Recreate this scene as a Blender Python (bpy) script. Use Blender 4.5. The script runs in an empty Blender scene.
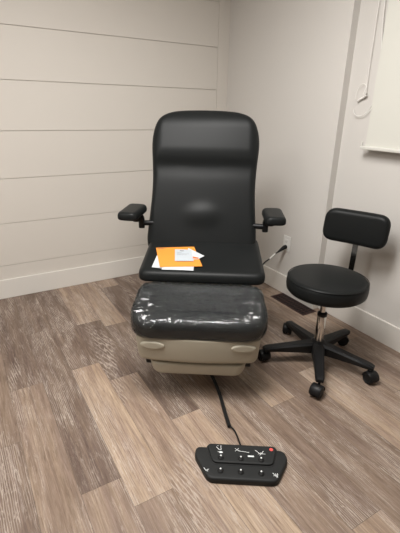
import bpy, bmesh, math, random
from mathutils import Vector, Matrix
random.seed(4)
PI = math.pi
sc = bpy.context.scene
COL = sc.collection

# ------------------------------------------------------------------ camera
H = 1.30
F_PX = 399.05
yaw, pit, roll = math.radians(30.82), math.radians(21.42), math.radians(1.166)
Fv = Vector((math.sin(yaw)*math.cos(pit), math.cos(yaw)*math.cos(pit), -math.sin(pit)))
Rv = Fv.cross(Vector((0, 0, 1))).normalized()
Uv = Rv.cross(Fv)
R2 = Rv*math.cos(roll) + Uv*math.sin(roll)
U2 = -Rv*math.sin(roll) + Uv*math.cos(roll)
cam_data = bpy.data.cameras.new('camera')
cam = bpy.data.objects.new('camera', cam_data)
COL.objects.link(cam)
cam.matrix_world = Matrix(((R2.x, U2.x, -Fv.x, 0), (R2.y, U2.y, -Fv.y, 0), (R2.z, U2.z, -Fv.z, H), (0, 0, 0, 1)))
cam_data.sensor_fit = 'HORIZONTAL'
cam_data.sensor_width = 36
cam_data.lens = 36*F_PX/400
cam_data.clip_start = 0.02
sc.camera = cam

# ------------------------------------------------------------------ world, lights, exposure
w = bpy.data.worlds.new('world'); sc.world = w; w.use_nodes = True
w.node_tree.nodes['Background'].inputs[0].default_value = (1, 0.95, 0.88, 1)
w.node_tree.nodes['Background'].inputs[1].default_value = 0.03

LIGHTS = [((0.46, 1.14, 2.40), 34.0), ((-1.30, 1.14, 2.40), 9.0)]
def area_light(loc, power, sx=1.18, sy=0.58, col=(1, 0.99, 0.975)):
    d = bpy.data.lights.new('troffer_light', 'AREA'); d.shape = 'RECTANGLE'; d.size = sx; d.size_y = sy
    d.energy = power; d.color = col
    o = bpy.data.objects.new('troffer_light', d); COL.objects.link(o); o.location = loc
    return o
for loc, p in LIGHTS:
    area_light((loc[0], loc[1], loc[2]-0.03), p)

vs = sc.view_settings
vs.view_transform = 'Standard'; vs.look = 'None'; vs.gamma = 1; vs.use_curve_mapping = False
vs.exposure = 0.80

# ------------------------------------------------------------------ materials
def mat(name, color, rough=0.5, metal=0.0, bump=None, spec=0.5, coat=0.0, emit=None, var=None):
    m = bpy.data.materials.new(name); m.use_nodes = True
    nt = m.node_tree; b = nt.nodes['Principled BSDF']
    b.inputs['Base Color'].default_value = (*color, 1)
    b.inputs['Roughness'].default_value = rough
    b.inputs['Metallic'].default_value = metal
    b.inputs['Specular IOR Level'].default_value = spec
    b.inputs['Coat Weight'].default_value = coat
    if emit:
        b.inputs['Emission Color'].default_value = (*emit[0], 1); b.inputs['Emission Strength'].default_value = emit[1]
    if bump or var:
        tc = nt.nodes.new('ShaderNodeTexCoord')
    if bump:
        scale, strength, dist = bump
        n = nt.nodes.new('ShaderNodeTexNoise'); n.inputs['Scale'].default_value = scale; n.inputs['Detail'].default_value = 4
        nt.links.new(tc.outputs['Object'], n.inputs['Vector'])
        bp = nt.nodes.new('ShaderNodeBump'); bp.inputs['Strength'].default_value = strength; bp.inputs['Distance'].default_value = dist
        nt.links.new(n.outputs['Fac'], bp.inputs['Height']); nt.links.new(bp.outputs['Normal'], b.inputs['Normal'])
    if var:
        n2 = nt.nodes.new('ShaderNodeTexNoise'); n2.inputs['Scale'].default_value = var[0]; n2.inputs['Detail'].default_value = 3
        nt.links.new(tc.outputs['Object'], n2.inputs['Vector'])
        mx = nt.nodes.new('ShaderNodeMix'); mx.data_type = 'RGBA'
        mx.inputs['A'].default_value = (*color, 1)
        mx.inputs['B'].default_value = (*[c*var[1] for c in color], 1)
        nt.links.new(n2.outputs['Fac'], mx.inputs['Factor']); nt.links.new(mx.outputs['Result'], b.inputs['Base Color'])
    return m

M = {}
M['wall'] = mat('painted_shiplap', (0.66, 0.62, 0.565), 0.55, bump=(90, 0.05, 0.001), spec=0.3, var=(1.5, 0.97))
M['wall2'] = mat('painted_drywall', (0.63, 0.605, 0.57), 0.65, bump=(160, 0.08, 0.001), spec=0.25, var=(1.2, 0.97))
M['groove'] = mat('shiplap_gap', (0.58, 0.545, 0.50), 0.8, var=(3, .9))
M['trim'] = mat('white_trim_paint', (0.74, 0.71, 0.66), 0.32, bump=(60, 0.03, 0.001), var=(2, .97))
M['ceil'] = mat('ceiling_paint', (0.75, 0.73, 0.69), 0.8, bump=(200, 0.1, 0.001), var=(2, .97))
M['vinyl'] = mat('black_vinyl', (0.0115, 0.0125, 0.0125), 0.40, bump=(260, 0.06, 0.0006), spec=0.13, var=(6, 0.8))
M['plastic'] = mat('black_plastic', (0.008, 0.008, 0.0085), 0.45, bump=(300, 0.05, 0.0005), spec=0.25, var=(8, .8))
M['pedal'] = mat('pedal_plastic', (0.016, 0.017, 0.017), 0.55, bump=(400, 0.08, 0.0004), spec=0.25, var=(10, .85))
M['pedal_dark'] = mat('pedal_step_groove', (0.004, 0.004, 0.004), 0.7, var=(10, .8))
M['rubber'] = mat('black_rubber', (0.008, 0.008, 0.008), 0.6, spec=0.25, bump=(200, .05, .0005), var=(8, .8))
M['cream'] = mat('cream_plastic', (0.41, 0.378, 0.30), 0.38, bump=(120, 0.03, 0.0006), var=(3, .96))
M['cream2'] = mat('cream_plastic_recess', (0.41, 0.378, 0.30), 0.42, bump=(120, 0.03, 0.0006), var=(3, .96))
M['chrome'] = mat('chrome', (0.72, 0.70, 0.67), 0.12, 1.0, var=(9, .9))
M['steel'] = mat('dark_chrome', (0.42, 0.40, 0.38), 0.14, 1.0, var=(9, .85))
M['blind'] = mat('blind_fabric', (0.64, 0.632, 0.575), 0.75, bump=(500, 0.1, 0.0004), spec=0.2, var=(4, .98))
M['hem'] = mat('blind_hem_plastic', (0.68, 0.67, 0.62), 0.4, var=(4, .97))
M['cord'] = mat('white_cord', (0.86, 0.84, 0.80), 0.6, var=(30, .9))
M['outlet'] = mat('outlet_plastic', (0.76, 0.75, 0.72), 0.35, var=(20, .98))
M['slot'] = mat('outlet_slot', (0.05, 0.05, 0.05), 0.6, var=(20, .9))
M['paper'] = mat('white_paper', (0.55, 0.57, 0.59), 0.65, bump=(60, 0.1, 0.001), var=(20, .97))
M['paper2'] = mat('grey_white_card', (0.46, 0.50, 0.53), 0.5, bump=(60, 0.1, 0.001), var=(20, .96))
M['orange'] = mat('orange_envelope_paper', (0.74, 0.265, 0.035), 0.6, bump=(60, 0.1, 0.001), var=(14, .95))
M['ink'] = mat('printed_ink', (0.12, 0.10, 0.09), 0.6, var=(40, .8))
M['ink_orange'] = mat('printed_orange_ink', (0.78, 0.16, 0.03), 0.6, var=(40, .9))
M['white_ink'] = mat('white_print', (0.78, 0.80, 0.80), 0.5, var=(50, .9))
M['red'] = mat('red_label', (0.75, 0.10, 0.09), 0.4, var=(50, .9))
M['vent'] = mat('dark_red_brown_metal', (0.045, 0.010, 0.008), 0.35, 0.3, var=(12, .7))
M['ventshade'] = mat('painted_duct_shade', (0.008, 0.006, 0.005), 0.8, var=(12, .7))  # near-black colour in place of the shade down the vent opening
M['gap'] = mat('plank_gap', (0.10, 0.08, 0.065), 0.8, var=(12, .8))
M['lamp'] = mat('lit_diffuser', (0.9, 0.9, 0.9), 0.4, emit=((1, 0.93, 0.85), 3.0))

def film_material():
    m = bpy.data.materials.new('clear_plastic_film'); m.use_nodes = True
    nt = m.node_tree; nt.nodes.clear()
    out = nt.nodes.new('ShaderNodeOutputMaterial')
    tr = nt.nodes.new('ShaderNodeBsdfTransparent'); tr.inputs[0].default_value = (0.93, 0.95, 0.96, 1)
    gl = nt.nodes.new('ShaderNodeBsdfGlossy'); gl.inputs['Roughness'].default_value = 0.06; gl.inputs[0].default_value = (1, 1, 1, 1)
    df = nt.nodes.new('ShaderNodeBsdfDiffuse'); df.inputs[0].default_value = (0.45, 0.49, 0.50, 1)
    m1 = nt.nodes.new('ShaderNodeMixShader'); m1.inputs[0].default_value = 0.025
    m2 = nt.nodes.new('ShaderNodeMixShader')
    fr = nt.nodes.new('ShaderNodeFresnel'); fr.inputs[0].default_value = 1.45
    tc = nt.nodes.new('ShaderNodeTexCoord')
    mp = nt.nodes.new('ShaderNodeMapping'); mp.inputs['Scale'].default_value = (5, 9, 9); mp.inputs['Rotation'].default_value = (0, 0, 0.5)
    n1 = nt.nodes.new('ShaderNodeTexNoise'); n1.inputs['Scale'].default_value = 3.0; n1.inputs['Detail'].default_value = 5
    n1.inputs['Roughness'].default_value = 0.6; n1.inputs['Distortion'].default_value = 0.9
    ab = nt.nodes.new('ShaderNodeMath'); ab.operation = 'SUBTRACT'; ab.inputs[1].default_value = 0.5
    ab2 = nt.nodes.new('ShaderNodeMath'); ab2.operation = 'ABSOLUTE'
    bp = nt.nodes.new('ShaderNodeBump'); bp.inputs['Strength'].default_value = 0.6; bp.inputs['Distance'].default_value = 0.04
    L = nt.links.new
    L(tc.outputs['Object'], mp.inputs[0]); L(mp.outputs[0], n1.inputs['Vector']); L(n1.outputs['Fac'], ab.inputs[0])
    L(ab.outputs[0], ab2.inputs[0]); mn = nt.nodes.new('ShaderNodeMath'); mn.operation = 'MINIMUM'; mn.inputs[1].default_value = 0.03
    L(ab2.outputs[0], mn.inputs[0]); L(mn.outputs[0], bp.inputs['Height'])
    L(bp.outputs[0], gl.inputs['Normal']); L(bp.outputs[0], fr.inputs['Normal'])
    L(tr.outputs[0], m1.inputs[1]); L(df.outputs[0], m1.inputs[2])
    L(fr.outputs[0], m2.inputs[0]); L(m1.outputs[0], m2.inputs[1]); L(gl.outputs[0], m2.inputs[2])
    L(m2.outputs[0], out.inputs[0])
    return m
M['film'] = film_material()

def plank_material():
    """printed vinyl planks: every plank carries its own tone (0 dark .. 1 light) and its own grain offset"""
    m = bpy.data.materials.new('limed_oak_vinyl_plank'); m.use_nodes = True
    nt = m.node_tree; b = nt.nodes['Principled BSDF']; L = nt.links.new
    def N(t, **k):
        n = nt.nodes.new(t)
        for a, v in k.items(): setattr(n, a, v)
        return n
    def noise(vec, scale, detail=4, rough=0.55, dist=0.0):
        n = N('ShaderNodeTexNoise'); n.inputs['Scale'].default_value = scale; n.inputs['Detail'].default_value = detail
        n.inputs['Roughness'].default_value = rough; n.inputs['Distortion'].default_value = dist; L(vec, n.inputs['Vector']); return n.outputs['Fac']
    def mapping(vec, s):
        mp = N('ShaderNodeMapping'); mp.inputs['Scale'].default_value = s; L(vec, mp.inputs[0]); return mp.outputs[0]
    def ramp(fac, stops):
        r = N('ShaderNodeValToRGB'); e = r.color_ramp.elements
        e[0].position, e[0].color = stops[0][0], (*stops[0][1], 1); e[1].position, e[1].color = stops[1][0], (*stops[1][1], 1)
        for p, c in stops[2:]:
            x = e.new(p); x.color = (*c, 1)
        L(fac, r.inputs[0]); return r.outputs[0]
    def mix(fac, a, bb, mode='MIX'):
        x = N('ShaderNodeMix', data_type='RGBA', blend_type=mode)
        if isinstance(fac, float): x.inputs['Factor'].default_value = fac
        else: L(fac, x.inputs['Factor'])
        for k, v in (('A', a), ('B', bb)):
            if isinstance(v, tuple): x.inputs[k].default_value = (*v, 1)
            else: L(v, x.inputs[k])
        return x.outputs['Result']
    def math_(op, a, bb):
        x = N('ShaderNodeMath', operation=op)
        for k, v in ((0, a), (1, bb)):
            if isinstance(v, float): x.inputs[k].default_value = v
            else: L(v, x.inputs[k])
        return x.outputs[0]
    tc = N('ShaderNodeTexCoord')
    at = N('ShaderNodeAttribute', attribute_name='plank'); sep = N('ShaderNodeSeparateColor'); L(at.outputs['Color'], sep.inputs[0])
    off = N('ShaderNodeCombineXYZ'); L(math_('MULTIPLY', sep.outputs[1], 37.0), off.inputs[0]); L(math_('MULTIPLY', sep.outputs[2], 53.0), off.inputs[1])
    ad = N('ShaderNodeVectorMath', operation='ADD'); L(tc.outputs['Object'], ad.inputs[0]); L(off.outputs[0], ad.inputs[1])
    v = ad.outputs[0]
    broad = noise(mapping(v, (12, 1.5, 1)), 1.0, 4, 0.6, 0.4)
    grain = noise(mapping(v, (95, 5.0, 1)), 1.0, 7, 0.75, 0.8)
    band = noise(mapping(v, (26, 1.1, 1)), 1.0, 3, 0.6, 0.6)
    streak = noise(mapping(v, (150, 6.5, 1)), 1.0, 4, 0.7, 0.5)
    fine = noise(mapping(v, (190, 9.0, 1)), 1.0, 3, 0.7)
    lime = noise(mapping(v, (100, 11.0, 1)), 1.0, 7, 0.8, 1.3)
    limearea = noise(mapping(v, (9, 2.0, 1)), 1.0, 3, 0.6, 0.5)
    # cathedral rings
    wv = N('ShaderNodeTexWave', wave_type='RINGS', rings_direction='SPHERICAL')
    L(mapping(v, (13, 1.4, 1)), wv.inputs['Vector']); wv.inputs['Scale'].default_value = 3.2; wv.inputs['Distortion'].default_value = 5.0
    wv.inputs['Detail'].default_value = 3; wv.inputs['Detail Scale'].default_value = 1.4
    tone = ramp(sep.outputs[0], [(0.0, (0.12, 0.090, 0.074)), (1.0, (0.56, 0.455, 0.35)), (0.3, (0.215, 0.165, 0.135)), (0.6, (0.40, 0.318, 0.252))])
    c = mix(ramp(broad, [(0.3, (0, 0, 0)), (0.72, (1, 1, 1))]), tone, mix(1.0, tone, (0.70, 0.66, 0.64), 'MULTIPLY'))
    c = mix(ramp(band, [(0.35, (0, 0, 0)), (0.65, (1, 1, 1))]), mix(1.0, c, (0.86, 0.80, 0.80), 'MULTIPLY'), mix(1.0, c, (1.16, 1.12, 1.04), 'MULTIPLY'))
    c = mix(ramp(streak, [(0.56, (0, 0, 0)), (0.70, (0.8, 0.8, 0.8))]), c, mix(1.0, c, (0.50, 0.42, 0.38), 'MULTIPLY'))
    c = mix(ramp(grain, [(0.38, (0, 0, 0)), (0.66, (0.85, 0.85, 0.85))]), c, mix(1.0, c, (0.50, 0.46, 0.43), 'MULTIPLY'))
    ringm = math_('MULTIPLY', ramp(wv.outputs['Fac'], [(0.62, (0, 0, 0)), (0.9, (1, 1, 1))]), ramp(limearea, [(0.46, (0, 0, 0)), (0.58, (0.8, 0.8, 0.8))]))
    c = mix(ringm, c, mix(0.6, c, (0.50, 0.43, 0.37)))
    limem = math_('MULTIPLY', ramp(lime, [(0.52, (0, 0, 0)), (0.60, (1, 1, 1))]), ramp(limearea, [(0.40, (0.15, 0.15, 0.15)), (0.60, (1, 1, 1))]))
    c = mix(math_('MULTIPLY', limem, 0.75), c, mix(0.8, c, (0.56, 0.49, 0.425)))
    c = mix(ramp(fine, [(0.42, (0, 0, 0)), (0.7, (0.5, 0.5, 0.5))]), c, mix(1.0, c, (0.70, 0.66, 0.62), 'MULTIPLY'))
    L(c, b.inputs['Base Color'])
    b.inputs['Roughness'].default_value = 0.48; b.inputs['Specular IOR Level'].default_value = 0.35
    bp = N('ShaderNodeBump'); bp.inputs['Strength'].default_value = 0.12; bp.inputs['Distance'].default_value = 0.001
    L(grain, bp.inputs['Height']); L(bp.outputs[0], b.inputs['Normal'])
    return m
M['plank'] = plank_material()

# ------------------------------------------------------------------ helpers
def link(name, bm, m, parent=None, smooth=True, kind=None, angle=40):
    me = bpy.data.meshes.new(name)
    bmesh.ops.recalc_face_normals(bm, faces=bm.faces)
    bm.to_mesh(me); bm.free()
    mats = m if isinstance(m, (list, tuple)) else [m]
    for x in mats: me.materials.append(x)
    if smooth:
        for p in me.polygons: p.use_smooth = True
        try: me.set_sharp_from_angle(angle=math.radians(angle))
        except Exception: pass
    o = bpy.data.objects.new(name, me); COL.objects.link(o)
    if parent: o.parent = parent
    if kind: o['kind'] = kind
    return o
def tag(o, label, cat, group=None):
    o['label'] = label; o['category'] = cat
    if group: o['group'] = group
    return o
def thing(name, label, cat, loc=(0, 0, 0), rotz=0, group=None):
    o = bpy.data.objects.new(name, None); COL.objects.link(o); o.location = loc; o.rotation_euler = (0, 0, rotz)
    o.empty_display_size = 0.1
    return tag(o, label, cat, group)
def box(bm, x0, x1, y0, y1, z0, z1, bevel=0.0, seg=3, T=None, mi=0):
    vs = [bm.verts.new((x, y, z)) for z in (z0, z1) for y in (y0, y1) for x in (x0, x1)]
    fs = [bm.faces.new([vs[i] for i in f]) for f in ((0, 2, 3, 1), (4, 5, 7, 6), (0, 1, 5, 4), (2, 6, 7, 3), (0, 4, 6, 2), (1, 3, 7, 5))]
    for f in fs: f.material_index = mi
    geo = vs
    if bevel > 0:
        es = list({e for f in fs for e in f.edges})
        r = bmesh.ops.bevel(bm, geom=es, offset=bevel, segments=seg, profile=0.5, affect='EDGES')
        geo = list({v for v in vs if v.is_valid} | set(r['verts']))
        for f in r['faces']: f.material_index = mi
    if T:
        for v in geo: v.co = T @ v.co
    return geo
def tube(bm, pts, rad, seg=10, caps=True):
    pts = [Vector(p) for p in pts]; n = len(pts)
    rads = rad if isinstance(rad, (list, tuple)) else [rad]*n
    t0 = (pts[1]-pts[0]).normalized()
    a = t0.orthogonal().normalized(); prev = t0; rings = []
    for i, p in enumerate(pts):
        t = (pts[min(i+1, n-1)]-pts[max(i-1, 0)]).normalized()
        a = (prev.rotation_difference(t)) @ a; a = (a - t*a.dot(t)).normalized(); b = t.cross(a); prev = t
        rings.append([bm.verts.new(p + (a*math.cos(2*PI*k/seg)+b*math.sin(2*PI*k/seg))*rads[i]) for k in range(seg)])
    for i in range(n-1):
        for k in range(seg):
            bm.faces.new((rings[i][k], rings[i][(k+1) % seg], rings[i+1][(k+1) % seg], rings[i+1][k]))
    if caps:
        bm.faces.new(rings[0][::-1]); bm.faces.new(rings[-1])
def smooth_path(pts, n=8):
    P = [Vector(p) for p in pts]; P = [2*P[0]-P[1]] + P + [2*P[-1]-P[-2]]; out = []
    for i in range(1, len(P)-2):
        for k in range(n):
            t = k/n; a, b, c, d = P[i-1], P[i], P[i+1], P[i+2]
            out.append(0.5*((2*b)+(-a+c)*t+(2*a-5*b+4*c-d)*t*t+(-a+3*b-3*c+d)*t**3))
    out.append(P[-2]); return out
def lathe(bm, prof, seg=48, T=None):
    rings = []
    for r, z in prof:
        if r < 1e-6: rings.append([bm.verts.new((0, 0, z))])
        else: rings.append([bm.verts.new((r*math.cos(2*PI*k/seg), r*math.sin(2*PI*k/seg), z)) for k in range(seg)])
    for i in range(len(rings)-1):
        A, B = rings[i], rings[i+1]
        for k in range(seg):
            k2 = (k+1) % seg
            if len(A) == 1 and len(B) > 1: bm.faces.new((A[0], B[k], B[k2]))
            elif len(B) == 1 and len(A) > 1: bm.faces.new((A[k], A[k2], B[0]))
            elif len(A) > 1: bm.faces.new((A[k], A[k2], B[k2], B[k]))
    if len(rings[0]) > 1: bm.faces.new(rings[0][::-1])
    if len(rings[-1]) > 1: bm.faces.new(rings[-1])
    if T:
        for r in rings:
            for v in r: v.co = T @ v.co
def round_poly(corners, radii, n=8):
    """corner list -> outline with filleted corners"""
    out = []; m = len(corners)
    for i in range(m):
        p = Vector(corners[i]).to_2d(); a = (Vector(corners[i-1]).to_2d()-p); b = (Vector(corners[(i+1) % m]).to_2d()-p)
        r = radii[i] if isinstance(radii, (list, tuple)) else radii
        la, lb = a.length, b.length; a.normalize(); b.normalize()
        d = min(r/ max(1e-6, math.tan(a.angle(b)/2)), la*0.49, lb*0.49)
        p0, p1 = p+a*d, p+b*d
        for k in range(n+1):
            t = k/n; out.append(p0*(1-t)**2 + p*2*t*(1-t) + p1*t*t)
    return out
def densify(o, step):
    out = []
    for i in range(len(o)):
        a, b = o[i], o[(i+1) % len(o)]; k = max(1, int((b-a).length/step))
        for j in range(k): out.append(a.lerp(b, j/k))
    return out
def pad(outline, T, thick, r, rb=None, bulge=None, rings=14, es=5, bm=None, top_z=0.0, step=0.02, bulge_side=None):
    """cushion: outline in (x,y), rounded top rim r, rounded bottom rim rb, T maps (x,y,h) to 3D"""
    bm = bm or bmesh.new(); rb = r*0.6 if rb is None else rb
    o = densify(outline, step) if step else outline
    n = len(o); cx = sum(p.x for p in o)/n; cy = sum(p.y for p in o)/n; C = Vector((cx, cy))
    area = sum(o[i].x*o[(i+1) % n].y-o[(i+1) % n].x*o[i].y for i in range(n)); sg = 1 if area > 0 else -1
    nor = []
    for i in range(n):
        t = (o[(i+1) % n]-o[i-1]).normalized(); nor.append(Vector((t.y, -t.x))*sg)
    layers = []
    for k in range(es+1):
        a = PI/2*k/es; layers.append((rb*(1-math.sin(a)), -thick+rb*(1-math.cos(a)), 1.0))
    for k in range(es+1):
        a = PI/2*k/es; layers.append((r*(1-math.cos(a)), -r+r*math.sin(a), 1.0))
    for k in range(1, rings): layers.append((r, 0.0, 1-k/rings))
    bf = bulge or (lambda x, y: 0)
    R = []
    for ins, h, s in layers:
        ring = []
        for i in range(n):
            p = o[i]-nor[i]*ins; p = C+(p-C)*s
            hh = h+(bf(p.x, p.y) if h > -r-1e-9 and (s < 1 or h > -r*0.6) else 0)
            ring.append(bm.verts.new(T(p.x, p.y, hh)))
        R.append(ring)
    for a, b in zip(R, R[1:]):
        for k in range(n): bm.faces.new((a[k], a[(k+1) % n], b[(k+1) % n], b[k]))
    bm.faces.new(R[0][::-1])
    c = bm.verts.new(T(C.x, C.y, bf(C.x, C.y)))
    for k in range(n): bm.faces.new((R[-1][k], R[-1][(k+1) % n], c))
    return bm
def sstep(a, b, x):
    t = max(0, min(1, (x-a)/(b-a))); return t*t*(3-2*t)
FLAT = lambda z: (lambda x, y, h: Vector((x, y, z+h)))

# ------------------------------------------------------------------ room
WY = 2.967            # shiplap wall
XA, XB, YS = 1.993, 2.046, 1.768    # boxed-out corner wall, window wall, step between them
X0, Y0, ZC = -2.4, -2.9, 2.44

def floor():
    bm = bmesh.new(); lay = bm.faces.layers.int.new('t'); cl = bm.loops.layers.float_color.new('plank')
    rnd = random.Random(11); W = 0.150; L = 1.22
    fixed = {  # column -> list of (y_far, y_near, tone)
        -4: [(2.967, 2.5, .45), (2.5, 1.3, .25), (1.3, 0.1, .4)],
        -1: [(2.967, 2.62, .30), (2.62, 1.47, .38), (1.47, .3, .34)],
        0: [(2.967, 1.83, .30), (1.83, 0.62, .47), (0.62, -.3, .4)],
        1: [(2.967, 2.35, .34), (2.35, 1.10, .30), (1.10, -.1, .52)],
        2: [(2.967, 1.86, .32), (1.86, .962, .78), (.962, -.2, .50)],
        3: [(2.967, 2.32, .62), (2.32, 1.68, .27), (1.68, .45, .62), (.45, -.7, .4)],
        4: [(2.967, 2.22, .60), (2.22, 1.277, .30), (1.277, .06, .82)],
        5: [(2.967, 2.80, .60), (2.80, 1.60, .26), (1.60, .42, .50), (.42, -.7, .55)],
        6: [(2.967, 2.05, .30), (2.05, 1.75, .4), (1.75, .526, .42), (.526, -.6, .66)],
        7: [(2.967, 2.3, .36), (2.3, 1.12, .68), (1.12, -.1, .42)],
        8: [(2.967, 2.65, .5), (2.65, 1.43, .42), (1.43, .2, .40)],
        9: [(2.967, 2.0, .36), (2.0, 1.26, .50), (1.26, .1, .78)],
        10: [(2.967, 2.5, .42), (2.5, 1.55, .32), (1.55, .35, .52)],
        11: [(2.967, 1.9, .5), (1.9, .9, .48), (.9, -.3, .56)],
        12: [(2.967, 2.2, .42), (2.2, 1.35, .66), (1.35, .1, .42)],
        13: [(2.967, 2.2, .58), (2.2, .95, .46), (.95, -.2, .5)],
    }
    for k in range(-17, 14):
        xa = 0.027+W*k; xb = min(xa+W, XB); xa = max(xa, X0)
        if xb <= xa: continue
        rows = list(fixed.get(k, []))
        y = rows[-1][1] if rows else WY
        if not rows: y = WY+rnd.uniform(0, 1.1)
        while y > Y0:
            rows.append((y, y-L, rnd.choice([.3, .38, .46, .55, .34, .66]))); y -= L
        for (ya, yb, tone) in rows:
            ya = min(ya, WY); yb = max(yb, Y0)
            if ya-yb < 0.01: continue
            s1, s2 = rnd.random(), rnd.random(); g = 0.0006
            q = [(xa+g, yb+g), (xb-g, yb+g), (xb-g, ya-g), (xa+g, ya-g)]
            f = bm.faces.new([bm.verts.new((x, yy, 0)) for x, yy in q])
            for l in f.loops: l[cl] = (tone, s1, s2, 1)
    box(bm, X0, XB, Y0, WY, -0.06, -0.0012, mi=1)
    o = link('floor', bm, [M['plank'], M['gap']], smooth=False, kind='structure'); return o
floor()

# shiplap wall: boards with narrow gaps, flat corner board
bm = bmesh.new()
box(bm, X0, XA+0.10, WY+0.006, WY+0.12, 0, ZC, mi=1)
gz = [0.243, 0.551, 0.855, 1.151, 1.456, 1.755, 2.06, 2.36]
gz = [0.243+0.3024*k for k in range(8)]
XC = 1.894
zz = [0.0]+gz+[ZC]
for a, b in zip(zz, zz[1:]):
    box(bm, X0, XC-0.0012, WY, WY+0.006, a+0.0014, b-0.0014, bevel=0.0014, seg=1)
box(bm, XC, XA+0.05, WY-0.002, WY+0.006, 0, ZC, bevel=0.001, seg=1)
link('wall_left', bm, [M['wall'], M['groove']], smooth=False, kind='structure')

bm = bmesh.new()
box(bm, XA, XA+0.15, YS, WY+0.006, 0, ZC, bevel=0.002, seg=2)
box(bm, XB, XB+0.10, Y0, YS+0.002, 0, ZC)
link('wall_right', bm, M['wall2'], smooth=False, kind='structure')
bm = bmesh.new(); box(bm, X0-0.1, X0, Y0-0.1, WY+0.1, 0, ZC)
link('wall_side', bm, M['wall2'], smooth=False, kind='structure')
bm = bmesh.new(); box(bm, X0, XB+0.1, Y0-0.1, Y0, 0, ZC)
link('wall_front', bm, M['wall2'], smooth=False, kind='structure')
bm = bmesh.new(); box(bm, X0-0.1, XB+0.2, Y0-0.1, WY+0.13, ZC, ZC+0.1)
link('ceiling', bm, M['ceil'], smooth=False, kind='structure')

BH, BT = 0.143, 0.014
def baseboard(name, segs):
    bm = bmesh.new()
    for s in segs: box(bm, *s, 0.0005, BH, bevel=0.0022, seg=2)
    link(name, bm, M['trim'], smooth=False, kind='structure')
baseboard('baseboard_left', [(X0, XA-BT, WY-BT-0.002, WY-0.002)])
baseboard('baseboard_right', [(XA-BT, XA, YS-BT, WY-0.002), (XA, XB-BT, YS-BT, YS), (XB-BT, XB, Y0, YS-BT)])

# ceiling light fittings
for i, (loc, p) in enumerate(LIGHTS):
    lab = ['rectangular ceiling light panel nearest the exam chair', 'rectangular ceiling light panel furthest from the exam chair'][i]
    t = thing('ceiling_light', lab, 'ceiling light', (loc[0], loc[1], ZC), 0, 'ceiling light panels')
    bm = bmesh.new()
    for b in ((-.61, -.59, -.31, .31), (.59, .61, -.31, .31), (-.59, .59, -.31, -.29), (-.59, .59, .29, .31)): box(bm, *b, -0.02, 0.0)
    link('frame', bm, M['hem'], t, smooth=False)
    bm = bmesh.new(); box(bm, -.59, .59, -.29, .29, -0.012, -0.004); link('diffuser', bm, M['lamp'], t, smooth=False)

# ------------------------------------------------------------------ exam chair
TH = math.radians(33)
F0 = Vector((0.782, 1.316))
vdir = Vector((math.sin(TH), math.cos(TH))); udir = Vector((math.cos(TH), -math.sin(TH)))
VO = 0.55
root = F0+vdir*VO
chair = thing('exam_chair', 'black vinyl powered medical exam chair with cream foot section and plastic covered footrest', 'exam chair', (root.x, root.y, 0), -TH)
def V3(u, v, z): return Vector((u, v-VO, z))

# base, lift column, carriage
bm = pad([p for p in round_poly([(-.22, .34-VO), (.22, .34-VO), (.22, .98-VO), (-.22, .98-VO)], .05)], FLAT(0.07), 0.0695, 0.02, 0.004, step=None, rings=3)
link('base', bm, M['plastic'], chair)
bm = bmesh.new(); box(bm, -.16, .16, .42-VO, .86-VO, 0.07, 0.40, bevel=0.03)
link('lift_column', bm, M['cream'], chair)
bm = bmesh.new(); box(bm, -.235, .235, .30-VO, .80-VO, 0.385, 0.505, bevel=0.03)
link('seat_carriage', bm, M['cream'], chair)

# seat
def seat_z(v): return 0.553+0.16*(v-0.25)
def Tseat(x, y, h): return V3(x, y, seat_z(y)+h)
so = round_poly([(-.318, .266), (.318, .266), (.308, .70), (-.308, .70)], [.055, .055, .05, .05])
bm = pad(so, Tseat, 0.055, 0.030, 0.014)
link('seat', bm, M['vinyl'], chair)

# backrest
B0v, B0z = 0.595, 0.600; bu = Vector((0, 0.383, 0.924)); bn = Vector((0, -0.924, 0.383)); BL = 0.765
def Tback(x, y, h):
    p = Vector((0, B0v-VO, B0z))+bu*y+bn*h; return Vector((x*1.012-.017+.007*y/.76, p.y, p.z))
def back_outline():
    P = []
    pts = [(0, -.065), (.12, -.065), (.20, -.064), (.262, -.058), (.288, -.040), (.300, -.01), (.305, .03), (.303, .08), (.296, .17), (.290, .27), (.289, .36), (.293, .44), (.299, .51), (.302, .56), (.300, .61),
           (.290, .66), (.268, .705), (.232, .738), (.185, .756), (.13, .763), (.065, .766), (0, .767)]
    pts = [(a, b) for a, b in pts]
    sm = smooth_path([(a, b, 0) for a, b in pts], 4)
    R = [Vector((p.x, p.y)) for p in sm]; Lf = [Vector((-p.x, p.y)) for p in sm[::-1][1:-1]]
    return R+Lf
def bbulge(x, y):
    head = 0.015*sstep(.44, .54, y)*(1-sstep(.66, .765, y))*(1-sstep(.24, .31, abs(x)))
    head += 0.010*sstep(.44, .49, y)*(1-sstep(.70, .765, y))
    lum = 0.011*math.exp(-((x/.085)**2+((y-.165)/.055)**2)**1.3)
    return head+lum-0.003*math.exp(-((y-.42)/.04)**2)
bm = pad(back_outline(), Tback, 0.085, 0.034, 0.02, bulge=bbulge, rings=26, step=0.018)
link('backrest', bm, M['vinyl'], chair)
bm = bmesh.new()
Tm = Matrix(((1, 0, 0, 0), (0, bu.y, bn.y, B0v-VO), (0, bu.z, bn.z, B0z), (0, 0, 0, 1)))
box(bm, -.235, .235, .03, .62, -.112, -.084, bevel=.01, T=Tm)
box(bm, -.10, .10, -.18, .12, -.135, -.108, bevel=.008, T=Tm)
link('backrest_frame', bm, M['plastic'], chair)

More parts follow.
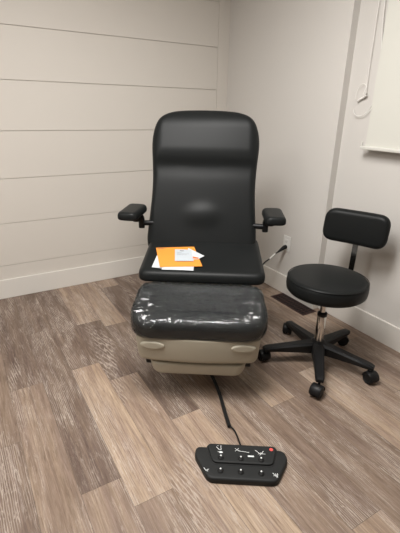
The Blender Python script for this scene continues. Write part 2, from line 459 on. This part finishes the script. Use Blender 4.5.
# foot section
def foot_z(v): return 0.436+0.34*(v-0.03)
def fbul(x, y): return -0.007*(1-sstep(.12, .26, abs(x)))*sstep(.05, .09, y)*(1-sstep(.19, .24, y))
def Tfoot(x, y, h): return V3(x, y, foot_z(y)+h)
fo = round_poly([(-.322, .008), (.318, .008), (.292, .262), (-.292, .262)], [.10, .10, .065, .065], 12)
fo = [Vector((p.x, p.y-0.024*(1-(p.x/.3)**2) if p.y < .06 else p.y)) for p in fo]
bm = pad(fo, Tfoot, 0.086, 0.032, 0.022, bulge=fbul)
link('foot_pad', bm, M['vinyl'], chair)
# clear film stretched over the pad, puckered at the corners
rnd = random.Random(3)
fo2 = round_poly([(-.328, .003), (.324, .003), (.297, .267), (-.297, .267)], [.10, .10, .065, .065], 12)
fo2 = [Vector((p.x, p.y-0.024*(1-(p.x/.3)**2) if p.y < .06 else p.y)) for p in fo2]
def film_b(x, y):
    e = max(1.3*sstep(.17, .30, abs(x)), 0.8*(1-sstep(.0, .055, y)), sstep(.18, .25, y))
    a = math.atan2((y-.11)*1.6, x)
    w1 = math.sin(a*34+5*math.sin(y*17)+3*math.sin(x*21))*0.0036+math.sin(a*61+x*40)*0.0020
    return 0.0045+fbul(x, y)+e*w1
bm = pad(fo2, Tfoot, 0.091, 0.034, 0.024, bulge=film_b, rings=30, step=0.007, es=7)
link('plastic_cover', bm, M['film'], chair)
# cream tray under the pad with oval handles, then lower panel
def fy(x): return .012-.022*(1-(x/.3)**2)
to = round_poly([(-.292, .030), (.288, .030), (.27, .38), (-.27, .38)], [.045, .045, .05, .05], 8)
to = [Vector((p.x, p.y-0.018+fy(p.x)-.012 if p.y < .15 else p.y)) for p in densify(to, .02)]
bm = bmesh.new()
def Ttray(x, y, h):
    zt = 0.352+0.30*max(0, y-.04); k = max(0, -h)/0.115
    return V3(x*(1-0.03*k), y+0.008*k, zt+h)
pad(to, Ttray, 0.138, 0.008, 0.030, bm=bm, rings=3, step=None)
link('foot_tray', bm, M['cream'], chair)
for s in (-1, 1):
    bm = bmesh.new()
    def Tl(x, y, h, s=s):
        # oval pull following the curved front of the tray
        u = s*(.205+x); return V3(u, fy(u)-.006+.05*max(0, x-.03)-h, 0.312+y-.02*x)
    ov = [Vector((.056*math.cos(2*PI*k/36), .020*math.sin(2*PI*k/36))) for k in range(36)]
    pad(ov, Tl, 0.014, 0.007, 0.002, bm=bm, step=None, rings=4)
    link('tray_handle', bm, M['cream2'], chair)
lo = round_poly([(-.232, .028), (.232, .028), (.20, .34), (-.20, .34)], [.05, .05, .04, .04], 8)
lo = [Vector((p.x, p.y-0.018*(1-(p.x/.23)**2) if p.y < .14 else p.y)) for p in lo]
def Tlow(x, y, h):
    k = max(0, -h)/0.075
    return V3(x*(1-0.07*k*k), y+0.008*k, 0.204+0.215*(y-.03)+h)
bm = pad(lo, Tlow, 0.075, 0.010, 0.030, rings=3)
link('lower_panel', bm, M['cream'], chair)
bm = bmesh.new()
box(bm, -.250, .250, .07-VO, .24-VO, 0.165, 0.215, bevel=0.008)
box(bm, -.06, .06, .20-VO, .46-VO, 0.21, 0.40, bevel=0.01)
link('foot_frame', bm, M['plastic'], chair)

# armrests: bar from the backrest side, elbow post, angled pad
for s in (-1, 1):
    uo = -0.385 if s < 0 else 0.367
    zb = 0.700 if s < 0 else 0.698
    bm = bmesh.new()
    uq = uo-s*0.028
    tube(bm, smooth_path([(s*.235, .665-VO, zb), (s*.30, .650-VO, zb), (uq-s*.012, .645-VO, zb)], 4), 0.015)
    tube(bm, [(uq, .645-VO, zb-.028), (uq, .645-VO, zb+.024)], 0.017, 14)
    tube(bm, smooth_path([(uq, .645-VO, zb+.01), (uq+s*.004, .635-VO, zb+.040), (uo-s*.005, .600-VO, zb+.070)], 4), [0.018]*4+[0.017]*5, 12)
    arm = link('armrest', bm, M['plastic'], chair)
    bm = bmesh.new()
    lathe(bm, [(0, -.024), (.020, -.024), (.026, -.018), (.026, .006), (.012, .012), (0, .012)], 20, Matrix.Translation((uo-s*.008, .60-VO, zb+.045)))
    link('knob', bm, M['plastic'], arm)
    po = round_poly([(-.056, -.120), (.050, -.120), (.060, .095), (-.052, .095)], [.035, .035, .03, .03], 7)
    po = [Vector((p.x*s, p.y)) for p in po]
    def Ta(x, y, h, s=s, uo=uo, zb=zb):
        an = math.radians(-9 if s < 0 else 2)
        return V3(uo+x*math.cos(an)-y*math.sin(an), .565+x*math.sin(an)+y*math.cos(an), zb+.103+h+0.03*(y))
    bm = pad(po, Ta, 0.040, 0.019, 0.012, bulge=lambda x, y: 0.004*(1-(x/.06)**2), rings=6)
    link('arm_pad', bm, M['vinyl'], arm)

# ------------------------------------------------------------------ papers on the seat
def sheet(name, corners, off, m, label, cat, curl=0.0, group=None, thick=0.0012, n=10, lift=None):
    """quad sheet lying on the seat; corners (u,v) in order near-left, near-right, far-right, far-left"""
    def pt(a, b):
        A, B, C_, D_ = [Vector(c) for c in corners]
        return (A*(1-a)+B*a)*(1-b)+(D_*(1-a)+C_*a)*b
    c0 = pt(.5, .5)
    t = thing(name, label, cat, (root+udir*c0.x+vdir*(c0.y-VO)).to_3d()+Vector((0, 0, seat_z(c0.y))), -TH, group)
    bm = bmesh.new(); top = []; bot = []
    for j in range(n+1):
        for i in range(n+1):
            a, b = i/n, j/n; p = pt(a, b)
            z = seat_z(p.y)+off+curl*(2*a-1)**2*b+(lift(a, b) if lift else 0)-seat_z(c0.y)
            top.append(bm.verts.new((p.x-c0.x, p.y-c0.y, z+thick))); bot.append(bm.verts.new((p.x-c0.x, p.y-c0.y, z)))
    g = lambda L_, i, j: L_[j*(n+1)+i]
    for j in range(n):
        for i in range(n):
            bm.faces.new((g(top, i, j), g(top, i+1, j), g(top, i+1, j+1), g(top, i, j+1)))
            bm.faces.new((g(bot, i, j), g(bot, i, j+1), g(bot, i+1, j+1), g(bot, i+1, j)))
    for i in range(n):
        for (a, b) in (((i, 0), (i+1, 0)), ((i+1, n), (i, n)), ((0, i+1), (0, i)), ((n, i), (n, i+1))):
            bm.faces.new((g(bot, *a), g(bot, *b), g(top, *b), g(top, *a)))
    s = link('sheet', bm, m, t, smooth=False)
    return t, (lambda a, b: Vector((pt(a, b).x-c0.x, pt(a, b).y-c0.y, seat_z(pt(a, b).y)+off+curl*(2*a-1)**2*b+(lift(a, b) if lift else 0)-seat_z(c0.y)+thick+0.0004)))
def marks(name, t, f, rects, m):
    bm = bmesh.new()
    for a0, a1, b0, b1 in rects:
        vs_ = [bm.verts.new(f(a, b)) for a, b in ((a0, b0), (a1, b0), (a1, b1), (a0, b1))]
        bm.faces.new(vs_)
    return link(name, bm, m, t, smooth=False)
sheet('paper_sheet', [(-.250, .312), (-.10, .292), (-.07, .46), (-.242, .430)], 0.0012, M['paper'],
      'white sheet sticking out left from under the orange envelope', 'paper', group=None)
sheet('folded_paper', [(-.198, .288), (-.040, .288), (-.042, .44), (-.19, .44)], 0.0036, M['paper'],
      'white folded sheet along the front edge under the orange envelope', 'paper', lift=lambda a, b: 0.001*(1-b)*math.sin(a*PI))
t, f = sheet('envelope', [(-.209, .308), (.002, .328), (-.052, .532), (-.257, .506)], 0.0062, M['orange'],
      'flat orange envelope lying on the black chair seat', 'envelope')
marks('printed_text', t, f, [(.03, .26, .945, .962), (.03, .20, .915, .927)], M['ink'])
t, f = sheet('pamphlet', [(-.070, .390), (-.022, .394), (.008, .430), (-.084, .512)], 0.0085, M['paper'],
      'small white pamphlet with orange print pointing right on the envelope', 'pamphlet')
marks('printed_band', t, f, [(.30, .92, .06, .30)], M['ink_orange'])
t, f = sheet('card', [(-.140, .364), (-.044, .370), (-.066, .488), (-.152, .488)], 0.0105, M['paper2'],
      'small pale grey printed card on top of the orange envelope', 'card')
marks('printed_text', t, f, [(.30, .55, .84, .89), (.12, .40, .70, .715), (.12, .82, .60, .612), (.12, .70, .52, .532)], M['ink'])

# ------------------------------------------------------------------ stool
hub = Vector((1.538, 1.292))
stool = thing('exam_stool', 'round black vinyl rolling stool with small backrest beside the exam chair', 'stool', (hub.x, hub.y, 0), 0)
bm = bmesh.new()
R_ = 0.206; prof = [(0, 0.430), (R_-.03, 0.430), (R_-.012, 0.433), (R_-.003, 0.443), (R_, 0.463), (R_-.001, 0.490)]
for k in range(1, 7):
    a = PI/2*k/6; prof.append((R_-.030+.028*math.cos(a), 0.490+.024*math.sin(a)))
prof += [(.14, .516), (.08, .518), (0, .5185)]
lathe(bm, prof, 72)
seat = link('seat', bm, M['vinyl'], stool)
bm = bmesh.new()
n = 72; pts = [(math.cos(2*PI*k/n)*(R_-.0045), math.sin(2*PI*k/n)*(R_-.0045), .5060) for k in range(n+1)]
tube(bm, pts, 0.0022, 6, caps=False)
link('piping', bm, M['vinyl'], seat)
bm = bmesh.new(); box(bm, -.09, .09, -.09, .09, .414, .434, bevel=.004); lathe(bm, [(.032, .388), (.045, .418)], 24)
link('seat_plate', bm, M['plastic'], stool)
bm = bmesh.new(); lathe(bm, [(.0150, .235), (.0150, .40)], 28); link('gas_piston', bm, M['chrome'], stool)
bm = bmesh.new(); lathe(bm, [(.023, .08), (.025, .10), (.0235, .292), (.021, .298)], 32); link('column_sleeve', bm, M['chrome'], stool)
bm = bmesh.new(); lathe(bm, [(.0245, .288), (.026, .291), (.026, .306), (.018, .312)], 32); link('collar', bm, M['plastic'], stool)
bm = bmesh.new(); lathe(bm, [(.030, .066), (.052, .070), (.054, .095), (.046, .128), (.030, .138), (.026, .14)], 40)
base = link('hub', bm, M['plastic'], stool)
def leg_bm(an):
    bm = bmesh.new(); d = Vector((math.cos(an), math.sin(an), 0)); sd = Vector((-d.y, d.x, 0)); rings = []
    for r, zt, zb2, w1, w2 in ((.035, .132, .072, .037, .033), (.12, .122, .074, .030, .025), (.22, .110, .076, .026, .021), (.285, .102, .076, .024, .020), (.302, .095, .078, .019, .016)):
        c = [(-w2, zb2), (w2, zb2), (w1*.93, zt-.010), (w1*.6, zt), (-w1*.6, zt), (-w1*.93, zt-.010)]
        rings.append([bm.verts.new(d*r+sd*a+Vector((0, 0, z))) for a, z in c])
    for A, B in zip(rings, rings[1:]):
        for k in range(6): bm.faces.new((A[k], A[(k+1) % 6], B[(k+1) % 6], B[k]))
    bm.faces.new(rings[0][::-1]); bm.faces.new(rings[-1])
    return bm
angles = [math.radians(a) for a in (-133.5, -67, 8.5, 80.0, 152.5)]
swiv = [math.radians(a) for a in (200, 262, 150, 40, 80)]
radii = [.296, .284, .292, .305, .292]
for an, sw, rr in zip(angles, swiv, radii):
    lg = link('leg', leg_bm(an), M['plastic'], stool, angle=25)
    p = Vector((math.cos(an)*rr*.985, math.sin(an)*rr*.985, 0))
    T0 = Matrix.Translation(p) @ Matrix.Rotation(sw, 4, 'Z')
    bm = bmesh.new()
    lathe(bm, [(.006, .054), (.006, .090)], 12, T0)
    # hood
    n = 14; prev = None
    for k in range(n+1):
        a = math.radians(-10+200*k/n); row = []
        for yy in (-.028, -.024, .024, .028):
            rr2 = .0345 if abs(yy) < .026 else .032
            row.append(bm.verts.new(T0 @ Vector((.018+math.cos(a)*rr2, yy, .0325+math.sin(a)*rr2))))
        if prev:
            for q in range(3): bm.faces.new((prev[q], prev[q+1], row[q+1], row[q]))
        prev = row
    box(bm, -.010, .032, -.005, .005, .014, .056, T=T0)
    ca = link('caster', bm, M['plastic'], stool, angle=50)
    for sgn in (-1, 1):
        bm = bmesh.new()
        Tw = T0 @ Matrix.Translation((.018, sgn*.0165, .0316)) @ Matrix.Rotation(PI/2, 4, 'X')
        lathe(bm, [(0, -.010), (.022, -.010), (.029, -.009), (.0315, -.005), (.0315, .005), (.029, .009), (.022, .010), (.019, .007), (0, .007)], 28, Tw)
        link('wheel', bm, M['rubber'], ca)
# stool backrest
bc = Vector((1.826, 1.400)); fd = (Vector((1.544, 1.288))-bc).normalized(); wd = Vector((-fd.y, fd.x))  # facing, width
bcl = bc-hub
def TB(x, y, h):
    hh = h+0.34*x*x*1.3
    q = bcl+wd*x+fd*(hh-0.0+0.10*(-y)); return Vector((q.x, q.y, .706+y))
bo = round_poly([(-.180, -.095), (.176, -.095), (.178, .092), (-.176, .092)], .066, 10)
bm = pad(bo, TB, 0.050, 0.024, 0.020, bulge=lambda x, y: 0.006*(1-(x/.18)**2)*(1-(y/.1)**2), rings=10)
link('backrest', bm, M['vinyl'], stool)
bm = bmesh.new()
def bar(bm, pts, wdt, th):
    pts = [Vector(p) for p in pts]; prev = None
    for i, p in enumerate(pts):
        t = (pts[min(i+1, len(pts)-1)]-pts[max(i-1, 0)]).normalized(); s = Vector((wd.x, wd.y, 0)); nn = t.cross(s).normalized()
        r = [bm.verts.new(p+s*a*wdt/2+nn*b*th/2) for a, b in ((-1, -1), (1, -1), (1, 1), (-1, 1))]
        if prev:
            for k in range(4): bm.faces.new((prev[k], prev[(k+1) % 4], r[(k+1) % 4], r[k]))
        else: bm.faces.new(r[::-1])
        prev = r
    bm.faces.new(prev)
dirb = -fd
P_ = lambda r, z: (dirb.x*r+wd.x*.014*sstep(.05, .3, r), dirb.y*r+wd.y*.014*sstep(.05, .3, r), z)
bar(bm, smooth_path([P_(.05, .410), P_(.18, .408), P_(.290, .410), P_(.334, .432), P_(.346, .50), P_(.350, .60), P_(.352, .75)], 6), 0.030, 0.007)
link('back_post', bm, M['steel'], stool, angle=30)
bm = bmesh.new(); T0 = Matrix.Translation((dirb.x*.345, dirb.y*.345, .655)) @ Matrix.Rotation(math.atan2(dirb.y, dirb.x), 4, 'Z')
box(bm, -.004, .022, -.024, .024, -.03, .03, bevel=.004, T=T0)
link('bracket', bm, M['plastic'], stool)

# ------------------------------------------------------------------ foot pedal
pc = Vector((0.765, 0.925))
ped = thing('foot_control', 'black foot control pedal with buttons and white symbols on the plank floor', 'foot pedal', (pc.x, pc.y, 0), -TH)
pob = round_poly([(-.136, -.093), (.126, -.093), (.180, .010), (.170, .054), (-.186, .054), (-.190, .012)], [.035, .035, .05, .03, .03, .05], 7)
pob = [Vector((p.x, p.y-0.010*(1-(p.x/.15)**2) if p.y < -.07 else p.y)) for p in pob]
bm = pad(pob, FLAT(0.026), 0.0255, 0.009, 0.002, rings=6, step=.02)
body = link('pedal_body', bm, M['pedal'], ped)
pup = round_poly([(-.118, -.030), (.116, -.030), (.142, .062), (-.144, .062)], [.028, .028, .018, .018], 7)
pgr = [Vector((p.x*1.03, p.y-0.004 if p.y < .02 else p.y)) for p in pup]
bm = pad(pgr, FLAT(0.0275), 0.010, 0.001, 0.001, rings=3); link('step_groove', bm, M['pedal_dark'], ped)
bm = pad(pup, FLAT(0.036), 0.020, 0.005, 0.001, rings=6, step=.02); up = link('raised_panel', bm, M['pedal'], ped)
def button(x, y, z):
    bm = bmesh.new(); lathe(bm, [(.012, z-.002), (.012, z+.001), (.009, z+.0045), (.004, z+.0062), (0, z+.0066)], 24, Matrix.Translation((x, y, 0)))
    b = link('button', bm, M['rubber'], ped)
    bm = bmesh.new(); lathe(bm, [(.0036, z+.0055), (.0032, z+.0082), (0, z+.0086)], 12, Matrix.Translation((x, y+.004, 0)))
    link('dot', bm, M['white_ink'], b)
for x, y in ((-.086, -.009), (-.008, -.010), (.071, -.011)): button(x, y, .036)
for x, y in ((-.087, -.062), (-.010, -.063), (.067, -.065)): button(x, y, .026)
def strokes(name, parent, z, segs, wdt=0.0021, blobs=()):
    bm = bmesh.new()
    for (x0, y0, x1, y1) in segs:
        a, b = Vector((x0, y0)), Vector((x1, y1)); d = (b-a).normalized(); s = Vector((-d.y, d.x))*wdt/2
        bm.faces.new([bm.verts.new((q.x, q.y, z)) for q in (a-s, b-s, b+s, a+s)])
    for (x, y, rx, ry) in blobs:
        bm.faces.new([bm.verts.new((x+rx*math.cos(2*PI*k/16), y+ry*math.sin(2*PI*k/16), z)) for k in range(16)])
    return link(name, bm, M['white_ink'], parent, smooth=False)
zu = .0364
strokes('chair_symbol', up, zu, [(-.104, .044, -.093, .030), (-.093, .030, -.085, .030), (-.085, .030, -.086, .052), (-.098, .020, -.090, .016), (-.100, .048, -.096, .050)], blobs=[(-.086, .0175, .0075, .0045)])
strokes('recline_symbol', up, zu, [(-.029, .040, -.012, .026), (-.029, .026, -.014, .041), (-.020, .031, -.010, .029), (-.010, .0275, .014, .0245), (.010, .026, .022, .022), (.022, .022, .026, .0245)], wdt=.0019)
strokes('tilt_symbol', up, zu, [(.051, .036, .070, .019), (.062, .019, .090, .019), (.084, .033, .068, .012), (.070, .024, .086, .018)], wdt=.0021)
bm = bmesh.new(); box(bm, .020, .044, .001, .008, .0358, .0366); link('white_label', bm, M['white_ink'], up, smooth=False)
bm = bmesh.new(); lathe(bm, [(.0078, .0355), (.0074, .0370), (0, .0374)], 24, Matrix.Translation((.116, .043, 0)))
link('red_sticker', bm, M['red'], up)
zl = .0264
strokes('home_symbol', body, zl, [(-.151, -.051, -.141, -.066), (-.141, -.062, -.132, -.056), (-.144, -.064, -.134, -.066)], blobs=[(-.141, -.063, .004, .003)])
strokes('exit_symbol', body, zl, [(.110, -.060, .128, -.078), (.112, -.072, .130, -.066), (.120, -.062, .124, -.080), (.128, -.060, .124, -.072)], blobs=[(.123, -.072, .005, .004)])

# pedal cord
bm = bmesh.new()
tube(bm, smooth_path([(.968, 1.545, .012), (.945, 1.43, .012), (.905, 1.305, .012), (.855, 1.18, .012), (.826, 1.105, .012)], 6), 0.0085, 10)
tube(bm, smooth_path([(.828, 1.11, .013), (.834, 1.085, .009), (.830, 1.06, .008), (.815, 1.02, .014), (.800, .985, .02)], 6), 0.0035, 8)
cordo = link('pedal_cord', bm, M['rubber'])
tag(cordo, 'black cord running from under the exam chair to the foot pedal', 'cord')

# ------------------------------------------------------------------ outlet and power cord
ou = thing('wall_outlet', 'white rectangular wall outlet above the baseboard with a black plug in it', 'outlet', (XA, 2.090, .392), 0)
bm = bmesh.new(); box(bm, -.006, -.0002, -.036, .036, -.058, .058, bevel=.0022, seg=2); link('plate', bm, M['outlet'], ou, smooth=False)
bm = bmesh.new()
box(bm, -.0085, -.005, -.017, .017, -.034, .034, bevel=.0012, seg=1); fce = link('socket_face', bm, M['outlet'], ou, smooth=False)
bm = bmesh.new()
for dy in (-.006, .006): box(bm, -.0092, -.008, dy-.0012, dy+.0012, .014, .022)
lathe(bm, [(.0022, -.0005), (.0022, .0005)], 10, Matrix.Translation((-.009, 0, .007)) @ Matrix.Rotation(PI/2, 4, 'Y'))
link('socket_slot', bm, M['slot'], fce, smooth=False)
pw = thing('power_cord', 'black power cord with white tag plugged into the wall outlet', 'power cord', (1.976, 2.084, .370), 0)
def rel(p): return (p[0]-1.985, p[1]-2.11, p[2]-.375)
bm = bmesh.new()
tube(bm, [rel(p) for p in ((1.992, 2.112, .376), (1.975, 2.112, .372), (1.965, 2.112, .368), (1.935, 2.112, .354), (1.915, 2.112, .345))], [.013, .016, .0145, .010, .006], 14)
link('plug', bm, M['rubber'], pw)
path = smooth_path([rel(p) for p in ((1.915, 2.112, .345), (1.87, 2.104, .332), (1.82, 2.0896, .315), (1.75, 2.069, .295), (1.66, 2.03, .24), (1.60, 2.06, .10), (1.52, 2.12, .018), (1.43, 2.16, .012), (1.352, 2.152, .020))], 8)
bm = bmesh.new(); tube(bm, path, .0048, 8); link('cable', bm, M['rubber'], pw)
bm = bmesh.new(); tube(bm, path[5:17], .0062, 10); link('white_tag', bm, M['outlet'], pw)

# ------------------------------------------------------------------ floor register
vt = thing('floor_vent', 'dark red brown metal floor vent beside the right baseboard', 'floor vent', (1.919, 1.893, 0), 0)
bm = bmesh.new(); hx, hy = .063, .173
for b in ((-hx, -hx+.010, -hy, hy), (hx-.010, hx, -hy, hy), (-hx+.010, hx-.010, -hy, -hy+.010), (-hx+.010, hx-.010, hy-.010, hy)):
    box(bm, *b, 0.0, .004, bevel=.001, seg=1)
link('frame', bm, M['vent'], vt, smooth=False)
bm = bmesh.new(); box(bm, -hx+.009, hx-.009, -hy+.009, hy-.009, 0.0002, .0010); link('duct_shade_plate', bm, M['ventshade'], vt, smooth=False)  # thin flat plate, its dark colour stands in for shade inside the duct
bm = bmesh.new()
for k in range(13):
    y = -hy+.022+k*.0253
    box(bm, -hx+.009, hx-.009, -.0018, .0018, -.001, .001, T=Matrix.Translation((0, y, .0028)) @ Matrix.Rotation(.6, 4, 'X'))
for x in (-.018, .018): box(bm, x-.002, x+.002, -hy+.009, hy-.009, .0012, .0036)
link('grille', bm, M['vent'], vt, smooth=False)

# ------------------------------------------------------------------ roller blind
bl = thing('roller_blind', 'cream white roller blind hanging on the right wall', 'blind', (1.995, 1.0, 1.112), 0)
YL, YR = 1.568, 0.25
bm = bmesh.new(); ny, nz = 24, 20; g = []
for j in range(nz+1):
    for i in range(ny+1):
        y = YL-.018+(YR-YL+.018)*i/ny; z = 1.142+(2.28-1.142)*j/nz
        g.append((bm.verts.new((.0006+.0015*math.sin(i*.7)*(1-j/nz), y-1.0, z-1.13)), bm.verts.new((-.0006+.0015*math.sin(i*.7)*(1-j/nz), y-1.0, z-1.13))))
for s in (0, 1):
    for j in range(nz):
        for i in range(ny):
            a = j*(ny+1)+i; bm.faces.new([g[q][s] for q in (a, a+1, a+ny+2, a+ny+1)])
bmesh.ops.holes_fill(bm, edges=bm.edges[:], sides=0) if False else None
link('fabric', bm, M['blind'], bl)
bm = bmesh.new(); box(bm, -.011, .011, YR-1.0, YL+.004-1.0, -.003, .016, bevel=.004, seg=2); hm = link('hem_bar', bm, M['hem'], bl)
bm = bmesh.new(); box(bm, -.009, .009, YL+.004-1.0, YL+.012-1.0, .0, .013, bevel=.002, seg=1); box(bm, -.003, .003, YL+.002-1.0, YL+.009-1.0, .013, .040, bevel=.001, seg=1)
link('end_cap', bm, M['hem'], hm)
bm = bmesh.new(); tube(bm, [(.010, YR-1.0, 2.30-1.13), (.010, YL+.01-1.0, 2.30-1.13)], .026, 20); link('roller_tube', bm, M['blind'], bl)
for y in (YR-.02, YL+.02):
    bm = bmesh.new(); box(bm, -.02, .051, y-.0015-1.0, y+.0015-1.0, 2.26-1.13, 2.34-1.13)
    link('bracket', bm, M['hem'], bl, smooth=False)

# cords and cleat
XCo = 2.036
cl_ = thing('cord_cleat', 'small white cord cleat on the wall beside the blind', 'cleat', (XB, 1.650, 1.385), 0)
bm = bmesh.new()
tube(bm, smooth_path([(-.016, .032, -.022), (-.013, .018, -.012), (-.012, 0, -.004), (-.013, -.018, .004), (-.018, -.030, .010)], 4), [.003]+[.005]*15+[.003], 8)
tube(bm, [(-.0002, 0, -.004), (-.012, 0, -.004)], .006, 10)
link('hook', bm, M['cord'], cl_)
bm = bmesh.new(); lathe(bm, [(.0042, 0), (.0038, .003), (0, .0035)], 12, Matrix.Translation((-.018, -.028, .014)) @ Matrix.Rotation(-PI/2, 4, 'Y')); link('screw', bm, M['steel'], cl_)
bm = bmesh.new()
X = XCo-.008
tube(bm, smooth_path([(X+.0, 1.638, 2.29), (X, 1.636, 1.847), (X, 1.634, 1.60), (X, 1.632, 1.47), (X, 1.628, 1.405), (X-.006, 1.634, 1.385)], 6), .0018, 6)
tube(bm, smooth_path([(X-.008, 1.640, 1.398), (X, 1.634, 1.44), (X, 1.655, 1.455), (X, 1.680, 1.44), (X, 1.694, 1.405), (X, 1.690, 1.375)], 6), .0013, 6)
lc = link('blind_cord', bm, M['cord']); tag(lc, 'thin white blind cord wrapped around the wall cleat', 'cord')
bm = bmesh.new()
tube(bm, smooth_path([(X, 1.602, 2.29), (X, 1.600, 1.842), (X, 1.572, 1.60), (X, 1.558, 1.50), (X, 1.560, 1.41), (X, 1.580, 1.335), (X, 1.612, 1.298), (X, 1.650, 1.285), (X, 1.680, 1.292), (X, 1.698, 1.318)], 6), .0021, 6)
lc = link('hanging_cord', bm, M['cord']); tag(lc, 'looped white blind cord hanging lowest beside the roller blind edge', 'cord')
